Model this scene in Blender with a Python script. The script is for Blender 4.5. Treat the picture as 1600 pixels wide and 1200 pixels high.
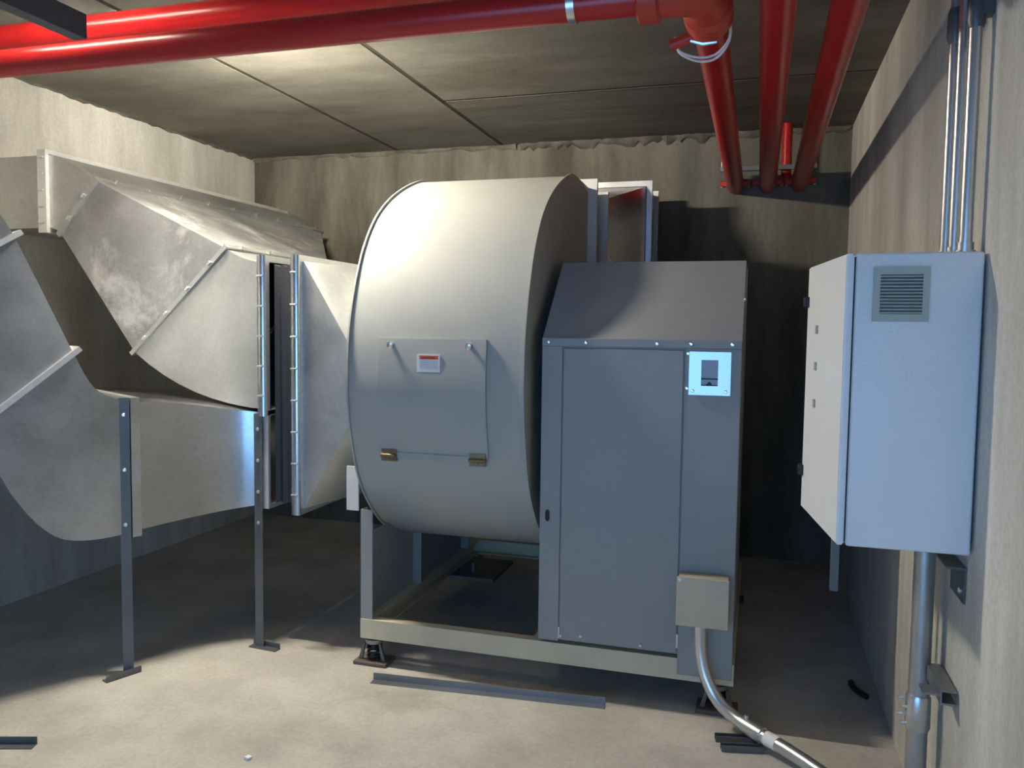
import bpy, bmesh, math, random
from mathutils import Vector, Matrix
random.seed(7)
PI = math.pi
S = bpy.context.scene
for o in list(bpy.data.objects):
    bpy.data.objects.remove(o, do_unlink=True)
C = S.collection

# ------------------------------------------------------------------ camera
cam_d = bpy.data.cameras.new('camera')
cam_d.sensor_fit = 'HORIZONTAL'; cam_d.sensor_width = 36.0
cam_d.lens = 36.0 * 1281.0 / 1600.0
cam_d.clip_start = 0.02
cam = bpy.data.objects.new('camera', cam_d); C.objects.link(cam)
# columns: camera x (right), y (up), z (back) in world axes
cam.matrix_world = Matrix(((0.9577, -0.0312, 0.2861, 0.0),
                           (0.2874, 0.0605, -0.9559, 0.0),
                           (0.0125, 0.9977, 0.0669, 1.6),
                           (0, 0, 0, 1)))
S.camera = cam

# ------------------------------------------------------------------ world, daylight from the open doorway behind the camera
w = bpy.data.worlds.new('world'); S.world = w; w.use_nodes = True
bg = w.node_tree.nodes['Background']
bg.inputs[0].default_value = (0.22, 0.52, 1.02, 1); bg.inputs[1].default_value = 3.3
DOOR = (-2.2, 0.30, 0.25, 2.1)      # doorway in the front wall: x0, x1, z0, z1
YF = -1.2
pd = bpy.data.lights.new('doorway_portal', 'AREA'); pd.shape = 'RECTANGLE'
pd.size = DOOR[1] - DOOR[0]; pd.size_y = DOOR[3] - DOOR[2]; pd.cycles.is_portal = True
po = bpy.data.objects.new('doorway_portal', pd); C.objects.link(po)
po.location = ((DOOR[0] + DOOR[1]) / 2, YF - 0.1, (DOOR[2] + DOOR[3]) / 2)
po.rotation_euler = (PI / 2, 0, 0)
LAMP_POWER = 1600.0
vs = S.view_settings
vs.view_transform = 'Standard'; vs.look = 'None'; vs.gamma = 1.0; vs.exposure = 0.33
vs.use_curve_mapping = False

# room: right wall x, left wall x, back wall y, ceiling z
XR, XL, YB, ZC = 0.56, -4.05, 6.0, 2.98

# ------------------------------------------------------------------ materials
MATS = {}
def nt(name):
    m = bpy.data.materials.new(name); m.use_nodes = True
    t = m.node_tree; b = t.nodes['Principled BSDF']
    MATS[name] = m
    return m, t, b
def N(t, typ, **kw):
    n = t.nodes.new(typ)
    for k, v in kw.items():
        if k in n.inputs: n.inputs[k].default_value = v
        else: setattr(n, k, v)
    return n
def pos_vec(t, scale=(1, 1, 1)):
    g = N(t, 'ShaderNodeNewGeometry'); mp = N(t, 'ShaderNodeMapping')
    mp.inputs['Scale'].default_value = scale
    t.links.new(g.outputs['Position'], mp.inputs['Vector'])
    return mp.outputs['Vector']
def ramp(t, fac, stops):
    r = N(t, 'ShaderNodeValToRGB'); e = r.color_ramp.elements
    while len(e) < len(stops): e.new(0.5)
    for el, (p, c) in zip(e, stops):
        el.position = p; el.color = (*c, 1)
    t.links.new(fac, r.inputs[0]); return r.outputs[0]
def mixc(t, f, a, b, typ='MIX'):
    m = N(t, 'ShaderNodeMix'); m.data_type = 'RGBA'; m.blend_type = typ
    if isinstance(f, float): m.inputs[0].default_value = f
    else: t.links.new(f, m.inputs[0])
    for s, v in ((m.inputs[6], a), (m.inputs[7], b)):
        if isinstance(v, tuple): s.default_value = (*v, 1)
        else: t.links.new(v, s)
    return m.outputs[2]
def bump(t, b, h, strength=0.3, dist=0.01):
    n = N(t, 'ShaderNodeBump'); n.inputs['Strength'].default_value = strength
    n.inputs['Distance'].default_value = dist
    t.links.new(h, n.inputs['Height']); t.links.new(n.outputs[0], b.inputs['Normal'])

def concrete(name, lo, hi, stain, scale=1.4, streak=(1, 1, 1), stain_at=0.56, rough=0.9, bmp=0.25):
    m, t, b = nt(name)
    v = pos_vec(t, streak)
    n1 = N(t, 'ShaderNodeTexNoise', Scale=scale, Detail=9.0, Roughness=0.62); t.links.new(v, n1.inputs['Vector'])
    n2 = N(t, 'ShaderNodeTexNoise', Scale=scale * 0.55, Detail=6.0, Roughness=0.7); t.links.new(v, n2.inputs['Vector'])
    n3 = N(t, 'ShaderNodeTexNoise', Scale=55.0, Detail=4.0); t.links.new(pos_vec(t), n3.inputs['Vector'])
    c = ramp(t, n1.outputs[0], [(0.34, lo), (0.66, hi)])
    f = ramp(t, n2.outputs[0], [(stain_at, (0, 0, 0)), (stain_at + 0.16, (0.75, 0.75, 0.75))])
    c = mixc(t, f, c, stain)
    g = ramp(t, n3.outputs[0], [(0.3, (0.86, 0.86, 0.86)), (0.7, (1, 1, 1))])
    c = mixc(t, 1.0, c, g, 'MULTIPLY')
    t.links.new(c, b.inputs['Base Color']); b.inputs['Roughness'].default_value = rough
    b.inputs['Specular IOR Level'].default_value = 0.25
    bump(t, b, n1.outputs[0], bmp, 0.02)
    return m
concrete('floor_mat', (0.39, 0.365, 0.325), (0.58, 0.55, 0.495), (0.34, 0.305, 0.25), 2.1, stain_at=0.57, rough=0.75, bmp=0.08)
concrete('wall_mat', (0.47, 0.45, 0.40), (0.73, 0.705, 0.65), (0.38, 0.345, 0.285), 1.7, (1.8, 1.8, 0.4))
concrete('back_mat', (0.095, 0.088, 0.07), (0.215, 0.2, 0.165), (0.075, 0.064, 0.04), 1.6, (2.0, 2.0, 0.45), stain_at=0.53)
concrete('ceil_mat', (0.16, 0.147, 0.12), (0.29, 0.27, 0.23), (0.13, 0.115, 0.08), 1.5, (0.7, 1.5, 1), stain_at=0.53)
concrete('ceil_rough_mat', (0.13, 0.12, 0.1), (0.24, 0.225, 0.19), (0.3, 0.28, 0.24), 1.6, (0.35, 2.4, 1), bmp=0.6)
concrete('mortar_mat', (0.09, 0.083, 0.068), (0.19, 0.175, 0.145), (0.06, 0.052, 0.042), 6.0)
concrete('joint_mat', (0.04, 0.036, 0.026), (0.075, 0.066, 0.045), (0.11, 0.09, 0.05), 4.0)

def paint(name, col, rough=0.4, spec=0.4, dirt=0.05, orange=0.0, metal=0.0):
    m, t, b = nt(name)
    n = N(t, 'ShaderNodeTexNoise', Scale=3.0, Detail=7.0, Roughness=0.65); t.links.new(pos_vec(t), n.inputs['Vector'])
    lo = tuple(c * (1 - dirt * 2.5) for c in col)
    c = ramp(t, n.outputs[0], [(0.3, lo), (0.6, col)])
    t.links.new(c, b.inputs['Base Color'])
    b.inputs['Roughness'].default_value = rough; b.inputs['Specular IOR Level'].default_value = spec
    b.inputs['Metallic'].default_value = metal
    if orange:
        n2 = N(t, 'ShaderNodeTexNoise', Scale=140.0, Detail=2.0); t.links.new(pos_vec(t), n2.inputs['Vector'])
        bump(t, b, n2.outputs[0], orange, 0.004)
    return m
paint('fan_paint', (0.42, 0.43, 0.40), 0.55, 0.3, 0.03)
paint('housing_paint', (0.31, 0.32, 0.315), 0.45, 0.4, 0.03)
paint('rail_paint', (0.64, 0.57, 0.41), 0.55, 0.35, 0.07)
paint('white_plate', (0.74, 0.74, 0.71), 0.5, 0.4, 0.03)
paint('cabinet_paint', (0.84, 0.84, 0.84), 0.38, 0.45, 0.01, 0.35)
paint('vent_paint', (0.46, 0.49, 0.41), 0.5, 0.4, 0.02)
paint('vent_dark', (0.10, 0.11, 0.11), 0.6, 0.3)
paint('red_paint', (0.50, 0.016, 0.016), 0.30, 0.5, 0.08)
paint('red_fitting', (0.52, 0.05, 0.025), 0.4, 0.45, 0.08)
paint('black', (0.015, 0.015, 0.017), 0.5, 0.4)
paint('rubber', (0.02, 0.021, 0.024), 0.6, 0.4)
paint('canvas_black', (0.025, 0.026, 0.03), 0.55, 0.5, 0.1)
paint('dark_steel', (0.14, 0.15, 0.16), 0.45, 0.5, 0.12, metal=0.5)
paint('rust_steel', (0.16, 0.12, 0.105), 0.6, 0.4, 0.12, metal=0.3)
paint('strut_steel', (0.30, 0.31, 0.32), 0.42, 0.5, 0.1, metal=0.75)
paint('post_steel', (0.15, 0.16, 0.165), 0.5, 0.4, 0.08, metal=0.25)
paint('bright_steel', (0.78, 0.79, 0.80), 0.28, 0.5, 0.02, metal=0.95)
paint('stainless', (0.62, 0.63, 0.65), 0.3, 0.5, 0.02, metal=0.9)
paint('brass', (0.30, 0.22, 0.12), 0.4, 0.5, 0.15, metal=0.8)
paint('conduit_metal', (0.66, 0.67, 0.68), 0.30, 0.5, 0.06, metal=0.9)
paint('conduit_dull', (0.48, 0.49, 0.48), 0.42, 0.5, 0.10, metal=0.8)
paint('sticker_white', (0.82, 0.82, 0.84), 0.5, 0.3, 0.0)
paint('sticker_grey', (0.5, 0.5, 0.53), 0.5, 0.3, 0.0)
paint('sticker_orange', (0.70, 0.13, 0.04), 0.5, 0.3, 0.0)
paint('sticker_dark', (0.30, 0.07, 0.03), 0.5, 0.3, 0.0)
paint('wire_white', (0.78, 0.72, 0.72), 0.4, 0.4, 0.0)
paint('lens_grey', (0.30, 0.32, 0.33), 0.25, 0.5, 0.05)
paint('mark_grey', (0.34, 0.34, 0.33), 0.5, 0.3, 0.0)
paint('jbox_paint', (0.56, 0.49, 0.36), 0.4, 0.4, 0.05, metal=0.2)
paint('paper', (0.8, 0.79, 0.76), 0.7, 0.2, 0.0)

def galv(name, base=(0.74, 0.745, 0.73), rough=0.34, smudge=0.3, metal=0.62, patch=0.0):
    m, t, b = nt(name)
    v = pos_vec(t)
    vo = N(t, 'ShaderNodeTexVoronoi', Scale=70.0); t.links.new(v, vo.inputs['Vector'])
    n = N(t, 'ShaderNodeTexNoise', Scale=2.6, Detail=5.0, Roughness=0.55); t.links.new(v, n.inputs['Vector'])
    sp = ramp(t, vo.outputs['Color'], [(0.0, tuple(c * 0.93 for c in base)), (1.0, tuple(min(1, c * 1.04) for c in base))])
    sm = ramp(t, n.outputs[0], [(0.35, (1 - smudge,) * 3), (0.62, (1, 1, 1))])
    c = mixc(t, 1.0, sp, sm, 'MULTIPLY')
    if patch:
        n4 = N(t, 'ShaderNodeTexNoise', Scale=2.3, Detail=10.0, Roughness=0.75, Distortion=0.3); t.links.new(v, n4.inputs['Vector'])
        f = ramp(t, n4.outputs[0], [(0.50, (0, 0, 0)), (0.62, (patch,) * 3)])
        c = mixc(t, f, c, (0.86, 0.86, 0.86))
    t.links.new(c, b.inputs['Base Color'])
    r = ramp(t, n.outputs[0], [(0.3, (rough - 0.02,) * 3), (0.65, (rough + 0.12,) * 3)])
    t.links.new(r, b.inputs['Roughness'])
    b.inputs['Metallic'].default_value = metal
    n2 = N(t, 'ShaderNodeTexNoise', Scale=1.8, Detail=2.0); t.links.new(v, n2.inputs['Vector'])
    bump(t, b, n2.outputs[0], 0.10, 0.05)
    return m
galv('galv', (0.53, 0.54, 0.53), 0.38, 0.22, 0.85); galv('galv_smudged', (0.40, 0.405, 0.40), 0.42, 0.4, 0.75, 0.55); galv('galv_dark', (0.50, 0.515, 0.53), 0.3, 0.35, 0.85); galv('galv_shiny', (0.66, 0.66, 0.66), 0.2, 0.2, 0.95)
galv('galv_mirror', (0.62, 0.62, 0.63), 0.16, 0.12, 0.95)
galv('galv_bright', (0.80, 0.80, 0.80), 0.3, 0.1)
m, t, b = nt('lamp_glow'); b.inputs['Base Color'].default_value = (1, 1, 1, 1)
b.inputs['Emission Color'].default_value = (1.0, 0.935, 0.775, 1); b.inputs['Emission Strength'].default_value = LAMP_POWER

m, t, b = nt('lamp_glow_added'); b.inputs['Base Color'].default_value = (1, 1, 1, 1)  # glow of the extra lamp added to brighten the red pipes
b.inputs['Emission Color'].default_value = (1.0, 0.935, 0.775, 1); b.inputs['Emission Strength'].default_value = LAMP_POWER * 0.036

# ------------------------------------------------------------------ builders
ORG = {}
def tag(o, label, cat, group=None):
    o['label'] = label; o['category'] = cat
    if group: o['group'] = group
    return o
def thing(name, loc, label, cat, group=None):
    o = bpy.data.objects.new(name, None); C.objects.link(o); o.location = loc
    o.empty_display_size = 0.1; ORG[o] = Vector(loc)
    return tag(o, label, cat, group)
class MB:
    def __init__(s): s.bm = bmesh.new()
    def box(s, x0, x1, y0, y1, z0, z1, bev=0.0, seg=2):
        vs_ = [s.bm.verts.new(p) for p in ((x0, y0, z0), (x1, y0, z0), (x1, y1, z0), (x0, y1, z0), (x0, y0, z1), (x1, y0, z1), (x1, y1, z1), (x0, y1, z1))]
        fs = [s.bm.faces.new([vs_[i] for i in q]) for q in ((0, 3, 2, 1), (4, 5, 6, 7), (0, 1, 5, 4), (1, 2, 6, 5), (2, 3, 7, 6), (3, 0, 4, 7))]
        if bev:
            es = list({e for f in fs for e in f.edges})
            bmesh.ops.bevel(s.bm, geom=es, offset=bev, segments=seg, affect='EDGES', profile=0.5)
        return s
    def loft(s, secs, closed=True, cap=(False, False), ring=False):
        rows = [[s.bm.verts.new(p) for p in sec] for sec in secs]
        n = len(rows[0]); R = len(rows)
        for i in range(R if ring else R - 1):
            a, b_ = rows[i], rows[(i + 1) % R]
            for j in range(n if closed else n - 1):
                k = (j + 1) % n
                s.bm.faces.new((a[j], a[k], b_[k], b_[j]))
        if cap[0]: s.bm.faces.new(list(reversed(rows[0])))
        if cap[1]: s.bm.faces.new(rows[-1])
        return s
    def tube(s, path, r, seg=16, cap=True):
        P_ = [Vector(p) for p in path]; n = len(P_)
        T = [((P_[min(i + 1, n - 1)] - P_[i]).normalized() + (P_[i] - P_[max(i - 1, 0)]).normalized()).normalized() for i in range(n)]
        up = Vector((0, 0, 1)) if abs(T[0].z) < 0.9 else Vector((1, 0, 0))
        u = T[0].cross(up).normalized(); secs = []
        for i in range(n):
            u = (u - T[i] * u.dot(T[i])).normalized(); v = T[i].cross(u)
            rr = r[i] if isinstance(r, (list, tuple)) else r
            secs.append([P_[i] + (u * math.cos(a) + v * math.sin(a)) * rr for a in (2 * PI * k / seg for k in range(seg))])
        return s.loft(secs, True, (cap, cap))
    def prism(s, pts, d):
        d = Vector(d)
        a = [s.bm.verts.new(p) for p in pts]; b_ = [s.bm.verts.new(Vector(p) + d) for p in pts]
        n = len(a)
        s.bm.faces.new(list(reversed(a))); s.bm.faces.new(b_)
        for i in range(n): s.bm.faces.new((a[i], a[(i + 1) % n], b_[(i + 1) % n], b_[i]))
        return s
    def mesh(s, name, org=Vector((0, 0, 0)), ang=35):
        bmesh.ops.recalc_face_normals(s.bm, faces=s.bm.faces[:])
        me = bpy.data.meshes.new(name)
        bmesh.ops.translate(s.bm, verts=s.bm.verts[:], vec=-Vector(org))
        s.bm.to_mesh(me); s.bm.free()
        for p in me.polygons: p.use_smooth = True
        me.set_sharp_from_angle(angle=math.radians(ang))
        return me
    def build(s, name, mat, parent=None, ang=35, label=None):
        if parent is not None: org = ORG[parent]
        else:
            cs = [v.co for v in s.bm.verts]
            org = Vector(((min(c.x for c in cs) + max(c.x for c in cs)) / 2, (min(c.y for c in cs) + max(c.y for c in cs)) / 2, min(c.z for c in cs)))
        me = s.mesh(name, org, ang); me.materials.append(MATS[mat])
        o = bpy.data.objects.new(name, me); C.objects.link(o)
        if parent is not None: o.parent = parent
        else: o.location = org
        ORG[o] = org
        if label: o['label'] = label
        return o
def struct(o):
    o['kind'] = 'structure'; return o
def shared(name, me, pos, parent, rot=None):
    o = bpy.data.objects.new(name, me); C.objects.link(o); o.parent = parent
    o.location = Vector(pos) - ORG[parent]
    if rot is not None: o.rotation_euler = rot
    ORG[o] = Vector(pos); return o
def bolt_mesh(r, h, mat, seg=10):
    b_ = MB(); b_.tube([(0, 0, 0), (0, 0, h * 0.6), (0, 0, h)], [r, r, r * 0.6], seg)
    me = b_.mesh('bolt'); me.materials.append(MATS[mat]); return me
def aim(d):
    return Vector(d).to_track_quat('Z', 'Y').to_euler()
BOLT = bolt_mesh(0.009, 0.008, 'bright_steel'); BOLT_S = bolt_mesh(0.007, 0.006, 'bright_steel')
def fil(pts, r, n=8):
    P_ = [Vector(p) for p in pts]; out = [P_[0]]
    for i in range(1, len(P_) - 1):
        a = (P_[i - 1] - P_[i]); b_ = (P_[i + 1] - P_[i]); la, lb = a.length, b_.length
        a.normalize(); b_.normalize(); ang = a.angle(b_); d = min(r / math.tan(ang / 2), la * 0.49, lb * 0.49)
        p0 = P_[i] + a * d; p1 = P_[i] + b_ * d; rr = d * math.tan(ang / 2)
        c = P_[i] + (a + b_).normalized() * (rr / math.sin(ang / 2)); v0 = p0 - c; v1 = p1 - c
        th = v0.angle(v1)
        for k in range(n + 1):
            f = k / n
            out.append(c + (v0 * math.sin((1 - f) * th) + v1 * math.sin(f * th)) / math.sin(th))
    out.append(P_[-1]); return out
def catmull(pts, n=6):
    P_ = [Vector(p) for p in pts]; out = []
    for i in range(len(P_) - 1):
        p0 = P_[max(i - 1, 0)]; p1 = P_[i]; p2 = P_[i + 1]; p3 = P_[min(i + 2, len(P_) - 1)]
        for k in range(n):
            f = k / n
            out.append(0.5 * ((2 * p1) + (p2 - p0) * f + (2 * p0 - 5 * p1 + 4 * p2 - p3) * f * f + (3 * p1 - p0 - 3 * p2 + p3) * f ** 3))
    out.append(P_[-1]); return out
def bez(a, b_, c, d, n=10):
    a, b_, c, d = map(Vector, (a, b_, c, d))
    return [a * (1 - f) ** 3 + b_ * 3 * f * (1 - f) ** 2 + c * 3 * f * f * (1 - f) + d * f ** 3 for f in (k / n for k in range(n + 1))]
def flange(corners, e, t, name, mat, parent, inset=0.0):
    c = [Vector(p) for p in corners]
    u = (c[1] - c[0]).normalized(); v = (c[3] - c[0]).normalized(); n = u.cross(v).normalized() * (t / 2)
    sg = [(-1, -1), (1, -1), (1, 1), (-1, 1)]
    inn = [p - u * s_[0] * inset - v * s_[1] * inset for p, s_ in zip(c, sg)]
    out = [p + u * s_[0] * e + v * s_[1] * e for p, s_ in zip(c, sg)]
    b_ = MB(); b_.loft([[p - n for p in inn], [p - n for p in out], [p + n for p in out], [p + n for p in inn]], True, ring=True)
    return b_.build(name, mat, parent, 20)

# ================================================================== the room
b = MB(); b.box(XL - 0.15, XR + 0.15, YF - 0.15, YB + 0.15, -0.15, 0); struct(b.build('floor', 'floor_mat'))
b = MB(); b.box(XR, XR + 0.15, YF - 0.15, YB + 0.15, 0, ZC + 0.15); struct(b.build('wall_right', 'wall_mat'))
b = MB(); b.box(XL - 0.15, XL, YF - 0.15, YB + 0.15, 0, ZC + 0.15); struct(b.build('wall_left', 'wall_mat'))
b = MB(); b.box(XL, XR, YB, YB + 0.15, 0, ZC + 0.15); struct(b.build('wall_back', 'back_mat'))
wf = None
b = MB()
b.box(XL, DOOR[0], YF - 0.15, YF, 0, ZC); b.box(DOOR[1], XR, YF - 0.15, YF, 0, ZC)
b.box(DOOR[0], DOOR[1], YF - 0.15, YF, DOOR[3], ZC); b.box(DOOR[0], DOOR[1], YF - 0.15, YF, 0, DOOR[2])
struct(b.build('wall_front', 'wall_mat'))
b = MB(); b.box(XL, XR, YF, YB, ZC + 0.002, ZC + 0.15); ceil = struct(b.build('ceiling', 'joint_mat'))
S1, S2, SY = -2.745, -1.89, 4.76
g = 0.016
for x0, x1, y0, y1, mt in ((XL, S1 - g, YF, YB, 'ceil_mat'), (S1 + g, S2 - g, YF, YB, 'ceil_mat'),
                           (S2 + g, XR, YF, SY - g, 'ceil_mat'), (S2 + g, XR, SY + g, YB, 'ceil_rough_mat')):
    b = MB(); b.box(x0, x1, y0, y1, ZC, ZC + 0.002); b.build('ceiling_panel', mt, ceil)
# rough mortar beads where walls meet the ceiling
def bead(name, p0, p1, r, n, seed, nrm):
    rn = random.Random(seed); p0, p1 = Vector(p0), Vector(p1); d = (p1 - p0); dn = d.normalized(); nv = Vector(nrm)
    secs = []
    for i in range(n + 1):
        c = p0 + d * (i / n); a = r * (0.5 + rn.random()); h = r * (0.5 + 1.3 * rn.random())
        secs.append([c, c + nv * a, c + nv * a * 0.7 + Vector((0, 0, -h * 0.7)), c + Vector((0, 0, -h))])
    b_ = MB(); b_.loft(secs, True, (True, True)); return struct(b_.build(name, 'mortar_mat', None, 60))
bead('trim_1', (-1.75, YB, ZC), (XR - 0.01, YB, ZC), 0.035, 70, 3, (0, -1, 0))
bead('trim_2', (XL, YB, ZC), (-1.78, YB, ZC), 0.022, 36, 5, (0, -1, 0))
bead('trim_3', (XL, 1.0, ZC), (XL, YB - 0.04, ZC), 0.012, 90, 8, (1, 0, 0))

# ================================================================== the fan
FX0, FX1 = -1.78, -0.95          # scroll side plates
YH = 3.44                         # front of base and drive housing
fan = thing('centrifugal_fan', (-0.92, 4.1, 0), 'big grey centrifugal fan with snail-shaped scroll and boxy drive housing on a steel base', 'fan')
front = [(4.62, 2.39), (4.40, 2.395), (4.18, 2.388), (3.88, 2.279), (3.663, 2.146), (3.528, 1.997), (3.446, 1.844), (3.392, 1.69), (3.362, 1.555),
         (3.351, 1.43), (3.350, 1.33), (3.358, 1.24), (3.372, 1.154), (3.419, 0.983), (3.490, 0.847), (3.60, 0.722), (3.735, 0.615), (3.92, 0.53),
         (4.15, 0.485), (4.40, 0.50), (4.65, 0.60), (4.82, 0.78), (4.90, 1.0), (4.88, 1.22), (4.78, 1.40), (4.62, 1.48)]
prof = [Vector((0, y, z)) for y, z in front]
prof = catmull(prof, 5)
cy = sum(p.y for p in prof) / len(prof); cz = sum(p.z for p in prof) / len(prof)
def offs(pts, d):
    out = []
    for i, p in enumerate(pts):
        a = pts[max(i - 1, 0)]; c = pts[min(i + 1, len(pts) - 1)]
        tt = (c - a).normalized(); out.append(p + Vector((0, -tt.z, tt.y)) * d)
    return out
inner = offs(prof, 0.006)
b = MB(); b.loft([[Vector((FX0 + 0.003, p.y, p.z)) for p in prof], [Vector((FX1 - 0.003, p.y, p.z)) for p in prof]], False)
b.loft([[Vector((FX0 + 0.003, p.y, p.z)) for p in inner], [Vector((FX1 - 0.003, p.y, p.z)) for p in inner]], False)
b.build('scroll_wrapper', 'fan_paint', fan, 50)
rim = offs(prof, -0.012)
for x in (FX0, FX1):
    b = MB(); b.prism([Vector((x - 0.004, p.y, p.z)) for p in rim], (0.008, 0, 0)); b.build('scroll_side', 'fan_paint', fan, 50)
# access door curved with the scroll
def surf(z):
    for i in range(len(prof) - 1):
        a, c = prof[i], prof[i + 1]
        if a.y < 4.2 and c.y < 4.2 and (a.z - z) * (c.z - z) <= 0 and a.z != c.z:
            f = (z - a.z) / (c.z - a.z); return a.y + (c.y - a.y) * f
    return 3.35
DX0, DX1, DZ0, DZ1 = -1.625, -1.118, 1.032, 1.552
zs = [DZ0 + (DZ1 - DZ0) * k / 14 for k in range(15)]
b = MB()
b.loft([[Vector((DX0, surf(z) - 0.001, z)), Vector((DX1, surf(z) - 0.001, z)), Vector((DX1, surf(z) - 0.016, z)), Vector((DX0, surf(z) - 0.016, z))] for z in zs], True, (True, True))
door = b.build('access_door', 'fan_paint', fan, 30)
for x in (-1.558, -1.190):
    b = MB(); y = surf(1.526) - 0.016
    b.tube([(x, y + 0.002, 1.526), (x, y - 0.012, 1.526), (x, y - 0.03, 1.522), (x, y - 0.033, 1.521)], [0.010, 0.010, 0.015, 0.009], 12); b.build('bolt', 'bright_steel', door)
b = MB(); zl = 1.04; yb_ = surf(zl) - 0.016
b.box(DX0 + 0.03, DX1 - 0.04, yb_ - 0.003, yb_, 1.012, 1.036); b.build('hinge_strip', 'fan_paint', door)
for x in (-1.59, -1.165):
    b = MB()
    b.box(x - 0.036, x + 0.036, yb_ - 0.008, yb_ + 0.01, 0.995, 1.05)
    b.tube([(x - 0.038, yb_ - 0.012, 1.022), (x + 0.038, yb_ - 0.012, 1.022)], 0.009, 10)
    for dx in (-0.022, 0.0, 0.022):
        b.tube([(x + dx, yb_ - 0.004, 1.006), (x + dx, yb_ - 0.013, 1.006)], 0.006, 8)
    b.build('hinge', 'brass', door)
ys = surf(1.445) - 0.0165
b = MB(); b.box(-1.435, -1.327, ys - 0.002, ys + 0.003, 1.407, 1.484); st = b.build('warning_sticker', 'sticker_white', door, label='white sticker with an orange heading')
b = MB(); b.box(-1.424, -1.336, ys - 0.003, ys, 1.463, 1.479); b.build('sticker_heading', 'sticker_orange', st)
b = MB(); b.box(-1.413, -1.352, ys - 0.0035, ys, 1.4675, 1.4735); b.build('heading_print', 'sticker_dark', st)
b = MB()
for k in range(5): b.box(-1.424, -1.338, ys - 0.0028, ys, 1.424 + k * 0.0075, 1.4265 + k * 0.0075)
b.build('sticker_print', 'sticker_grey', st)
# base frame
ZR0, ZR1 = 0.13, 0.222
RX0, RX1 = -1.765, -0.055
def channel_x(x0, x1, y, z0, z1, d=0.05, t_=0.007, s=1):
    b_ = MB(); pr = [(y, z0), (y + s * d, z0), (y + s * d, z0 + t_), (y + s * t_, z0 + t_), (y + s * t_, z1 - t_), (y + s * d, z1 - t_), (y + s * d, z1), (y, z1)]
    b_.prism([(x0, p[0], p[1]) for p in pr], (x1 - x0, 0, 0)); return b_
def channel_y(y0, y1, x, z0, z1, d=0.05, t_=0.007, s=1):
    b_ = MB(); pr = [(x, z0), (x + s * d, z0), (x + s * d, z0 + t_), (x + s * t_, z0 + t_), (x + s * t_, z1 - t_), (x + s * d, z1 - t_), (x + s * d, z1), (x, z1)]
    b_.prism([(p[0], y0, p[1]) for p in pr], (0, y1 - y0, 0)); return b_
channel_x(RX0, RX1, YH, ZR0, ZR1).build('base_rail', 'rail_paint', fan)
channel_x(RX0, RX1, 5.05, ZR0, ZR1, s=-1).build('base_rail', 'rail_paint', fan)
channel_y(YH + 0.002, 5.05, RX0 + 0.001, ZR0 + 0.001, ZR1 - 0.001).build('base_rail', 'rail_paint', fan)
channel_y(YH + 0.002, 5.05, RX1 - 0.001, ZR0 + 0.001, ZR1 - 0.001, s=-1).build('base_rail', 'rail_paint', fan)
channel_y(YH + 0.06, 5.0, -0.93, ZR0 + 0.005, ZR1 - 0.005).build('base_rail', 'rail_paint', fan)
# pedestals under the scroll
for x in (-1.765, -0.96):
    s_ = 1 if x < -1.5 else -1
    for y in ((YH + 0.004, 4.03, 4.78) if x < -1.5 else (4.03, 4.78)):
        b = MB(); d = 0.06
        zt = 0.745 if y < 3.6 else 0.60
        b.prism([(x, y, ZR1), (x + s_ * d, y, ZR1), (x + s_ * d, y + 0.006, ZR1), (x + s_ * 0.006, y + 0.006, ZR1), (x + s_ * 0.006, y + d, ZR1), (x, y + d, ZR1)], (0, 0, zt - ZR1))
        b.build('pedestal_leg', 'housing_paint', fan)
    b = MB(); b.box(min(x + s_ * 0.007, x + s_ * 0.012), max(x + s_ * 0.007, x + s_ * 0.012), (YH + 0.012 if x < -1.5 else 4.0), 4.84, ZR1, 0.62); b.build('pedestal_plate', 'housing_paint', fan)
b = MB(); b.box(-1.845, FX0 - 0.004, 3.455, 3.465, 0.735, 0.945); b.build('corner_plate', 'white_plate', fan, label='white plate peeking out beside the scroll')
b = MB(); b.box(-1.66, -1.40, 4.35, 4.75, ZR0 + 0.03, ZR0 + 0.05); b.tube([(-1.56, 4.47, ZR0 + 0.05), (-1.56, 4.47, ZR0 + 0.10)], 0.016, 10); b.build('cross_plate', 'dark_steel', fan)
# spring isolators
for x, y in ((-1.715, YH + 0.05), (-0.12, YH + 0.05), (-1.715, 4.98), (-0.12, 4.98)):
    b = MB(); b.box(x - 0.085, x + 0.085, y - 0.06, y + 0.06, 0, 0.018, 0.003, 1); iso = b.build('isolator', 'rust_steel', fan)
    hel = [(x + 0.032 * math.cos(a), y + 0.032 * math.sin(a), 0.022 + 0.078 * a / (2 * PI * 4)) for a in (2 * PI * 4 * k / 64 for k in range(65))]
    b = MB(); b.tube(hel, 0.006, 6); b.build('spring', 'black', iso)
    b = MB(); b.tube([(x, y, 0.1), (x, y, 0.118), (x, y, 0.118), (x, y, 0.13)], [0.045, 0.045, 0.018, 0.018], 14); b.build('cap', 'strut_steel', iso)
    for s_ in (-1, 1):
        b = MB(); b.prism([(x + s_ * 0.07, y - 0.03, 0.018), (x + s_ * 0.05, y - 0.03, 0.018), (x + s_ * 0.035, y - 0.03, 0.10), (x + s_ * 0.045, y - 0.03, 0.10)], (0, 0.012, 0)); b.build('gusset', 'dark_steel', iso)
# outlet flange and flexible collar
b = MB(); b.box(FX0 + 0.01, FX1 - 0.01, 4.60, 4.66, 1.48, 2.385); b.build('outlet_neck', 'fan_paint', fan)
flange([(FX0, 4.63, 1.46), (FX1, 4.63, 1.46), (FX1, 4.63, 2.395), (FX0, 4.63, 2.395)], 0.055, 0.03, 'outlet_flange', 'white_plate', fan)
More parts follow.
